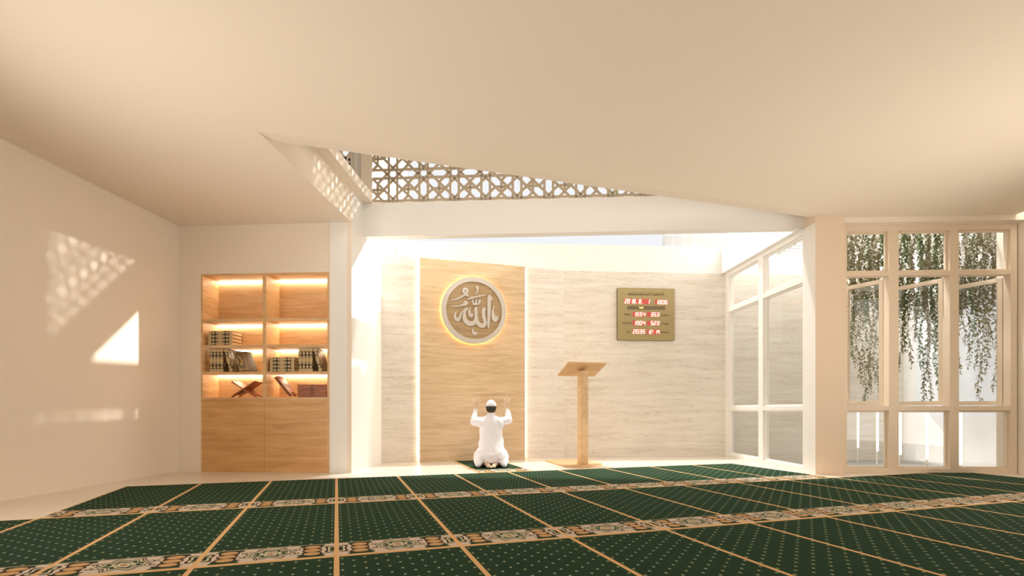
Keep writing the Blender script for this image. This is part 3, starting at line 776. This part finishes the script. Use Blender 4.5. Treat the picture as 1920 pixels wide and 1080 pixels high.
for s_ in (-1, 1):
    rb.cap((s_*.125,.06,.575), EL[s_]+Vector((s_*-.01,0,0)), .062, .052); rb.cap(EL[s_], WR[s_]-Vector((0,.0,.012)), .047, .029)
    rb.ell((s_*.10,.04,.55), (.07,.07,.075))
    rb.cap((s_*.10,.09,.15), (s_*.165,.44,.09), .105, .078)
    rb.cap((s_*.165,.44,.07), (s_*.160,.02,.07), .07, .058)
    rb.ell((s_*.155,.0,.085), (.062,.10,.085)); rb.ell((s_*.16,-.05,.05), (.045,.075,.05))
    rb.ell((s_*.12,.0,.14), (.085,.10,.075))
rb.ell((0,.02,.16), (.15,.12,.075)); rb.box(-.16,.16,.10,.42,.01,.10)
robe = rb.build('robe', robe_m, person, smooth=True); remesh(robe, .0065, 6)
tx = bpy.data.textures.new('folds', 'CLOUDS'); tx.noise_scale = .07; tx.noise_depth = 1
dm = robe.modifiers.new('folds', 'DISPLACE'); dm.texture = tx; dm.strength = .014; dm.mid_level = .5; dm.texture_coords = 'LOCAL'
tw = bpy.data.textures.new('creases', 'WOOD'); tw.wood_type = 'BANDNOISE'; tw.noise_scale = .12; tw.turbulence = 7; tw.noise_basis_2 = 'SIN'
d2 = robe.modifiers.new('creases', 'DISPLACE'); d2.texture = tw; d2.strength = .007; d2.mid_level = .5; d2.texture_coords = 'LOCAL'
# cap and hair
def dome(name, m_, c, r, zlo, zhi, th=.004):
    mb = MB(); seg = 28; n = 10; rings = []
    for k in range(n+1):
        z_ = zlo+(zhi-zlo)*k/n; q = max(0, 1-(z_/r[2])**2)**.5; q = max(q, .04); rings.append([Vector((c[0]+r[0]*q*math.cos(2*PI*i/seg), c[1]+r[1]*q*math.sin(2*PI*i/seg), c[2]+z_)) for i in range(seg)])
    mb.loft(rings); return mb.build(name, m_, person, smooth=True)
dome('knit_cap', cap_m, (0,.082,.766), (.070,.087,.093), .006, .0925)
mb = MB(); seg = 28; rings = []
for z_, rx, ry, cy_ in ((.694,.040,.040,.052),(.70,.048,.052,.058),(.72,.060,.068,.066),(.745,.068,.079,.070),(.775,.069,.082,.074)):
    rings.append([Vector((rx*math.cos(a), min(cy_+ry*math.sin(a), .105), z_)) for a in [2*PI*i/seg for i in range(seg)]])
mb.loft(rings); mb.build('hair', hair_m, person, smooth=True)

# ------------------------------------------------------------------ hanging vines
def vine(px, Y, ztop, zbot, seed, nm):
    rg = random.Random(seed); X = (px-CX)/F*Y
    st = thing('hanging_vine', nm, 'vine', (X, Y, ztop), 0, 'vines hanging outside the right window')
    L_ = ztop-zbot; n = int(L_/.022); pts = []; x_ = y_ = 0; ph = rg.uniform(0, 6)
    for i in range(n+1):
        z_ = -L_*i/n; pts.append(Vector((.018*math.sin(ph+z_*5)+.01*math.sin(ph*2+z_*13), .018*math.cos(ph+z_*4.3), z_)))
    sb = MB(); sb.loft([[p+Vector((.0022*math.cos(2*PI*k/5), .0022*math.sin(2*PI*k/5), 0)) for k in range(5)] for p in pts[::2]+[pts[-1]]]); sb.build('stem', stem_m, st)
    lb = MB()
    for i in range(n+1):
        for r_ in range(5 if pts[i].z > -1.1 else 2):
            a = rg.uniform(0, 2*PI); ln = rg.uniform(.035, .062)*(1 if i < n-3 else .6); wd = ln*.28
            d_ = Vector((math.cos(a)*.8, math.sin(a)*.8, -rg.uniform(.4, 1.2))).normalized(); sd_ = d_.cross(Vector((rg.uniform(-.4,.4), rg.uniform(-.4,.4), 1))).normalized(); nn = d_.cross(sd_)
            p0 = pts[i]+Vector((0, 0, rg.uniform(-.012, .012)))+d_*.006
            m1 = p0+d_*ln*.45
            v = [lb.bm.verts.new(q) for q in (p0, m1+sd_*wd-nn*wd*.3, p0+d_*ln, m1-sd_*wd-nn*wd*.3, m1+nn*0)]
            lb.bm.faces.new((v[0], v[1], v[4])); lb.bm.faces.new((v[1], v[2], v[4])); lb.bm.faces.new((v[2], v[3], v[4])); lb.bm.faces.new((v[3], v[0], v[4]))
    lb.build('leaves', leaf_m if rg.random() < .75 else leaf2_m, st)
    return st
def zb(y, Y): return EYE+(HZ-y)/F*Y
vlist = []
for px, y in ((1577,700),(1586,688),(1596,640),(1603,688),(1611,720),(1618,760),(1626,764),(1634,735),(1642,715),(1650,740),(1657,764),(1665,764),(1673,690)): vlist.append((px, y, 'pier-side'))
for px, y in ((1683,640),(1690,698),(1698,660),(1706,690),(1714,640),(1722,690),(1730,722),(1736,764),(1743,760),(1751,650),(1758,728),(1766,762),(1774,764),(1782,700)): vlist.append((px, y, 'middle'))
for px, y in ((1790,640),(1798,700),(1806,650),(1814,690),(1822,640),(1830,690),(1839,760),(1848,700),(1857,650),(1866,735)): vlist.append((px, y, 'right-hand'))
for k, (px, y, bay) in enumerate(vlist):
    Y = min(6.78+.15*((k*3) % 5), 6.16/((px-CX)/F))
    ln = 'long' if y > 725 else ('short' if y < 670 else 'mid-length')
    vine(px, Y, 3.121, zb(y, Y), 100+k, '%s dense olive vine hanging behind the %s bay of the right window' % (ln, bay))
    if k % 2 == 0 and px < 1785: vine(px+4, min(Y+.75, 6.12/((px+4-CX)/F)), 3.121, zb(random.Random(k).uniform(540, 650), Y), 300+k, 'short dense olive vine hanging behind the %s bay of the right window' % bay)
pl = thing('trellis', 'pale slatted trellis carrying the hanging vines outside the window', 'trellis', (5.2, 7.35, 3.125), 0)
for x_ in (-1.1, -.05, 1.0):
    MB().box(x_-.03, x_+.03, -.75, .95, .03, .11).build('rafter', white, pl)
mb = MB()
for i in range(12): mb.box(-1.15, 1.07, -.72+.145*i, -.69+.145*i, 0, .03)
mb.build('slats', white, pl)
# ------------------------------------------------------------------ light bars in the courtyard
for k, (px, v_, Y, wd) in enumerate(((1608.4,839.7,8.2,.026),(1644.8,845.9,7.85,.03),(1687.5,852.8,7.5,.033),(1737.8,861.3,7.15,.036),(1800.6,871.5,6.8,.036))):
    z_ = zb(v_, Y)
    lab = ['first', 'second', 'third', 'fourth', 'fifth and nearest'][k]
    t_ = thing('light_bar', 'slim upright garden light bar, %s from the pier, outside the right window' % lab, 'lamp', ((px-CX)/F*Y, Y, -.05), 0, 'garden light bars')
    MB().box(-.008, .008, .0, .012, 0, z_+.05).build('stake', white, t_)
    MB().box(-wd/2, wd/2, -.012, 0, z_+.05, .80+.02*(5-k)/5).build('light_tube', led_bar, t_)
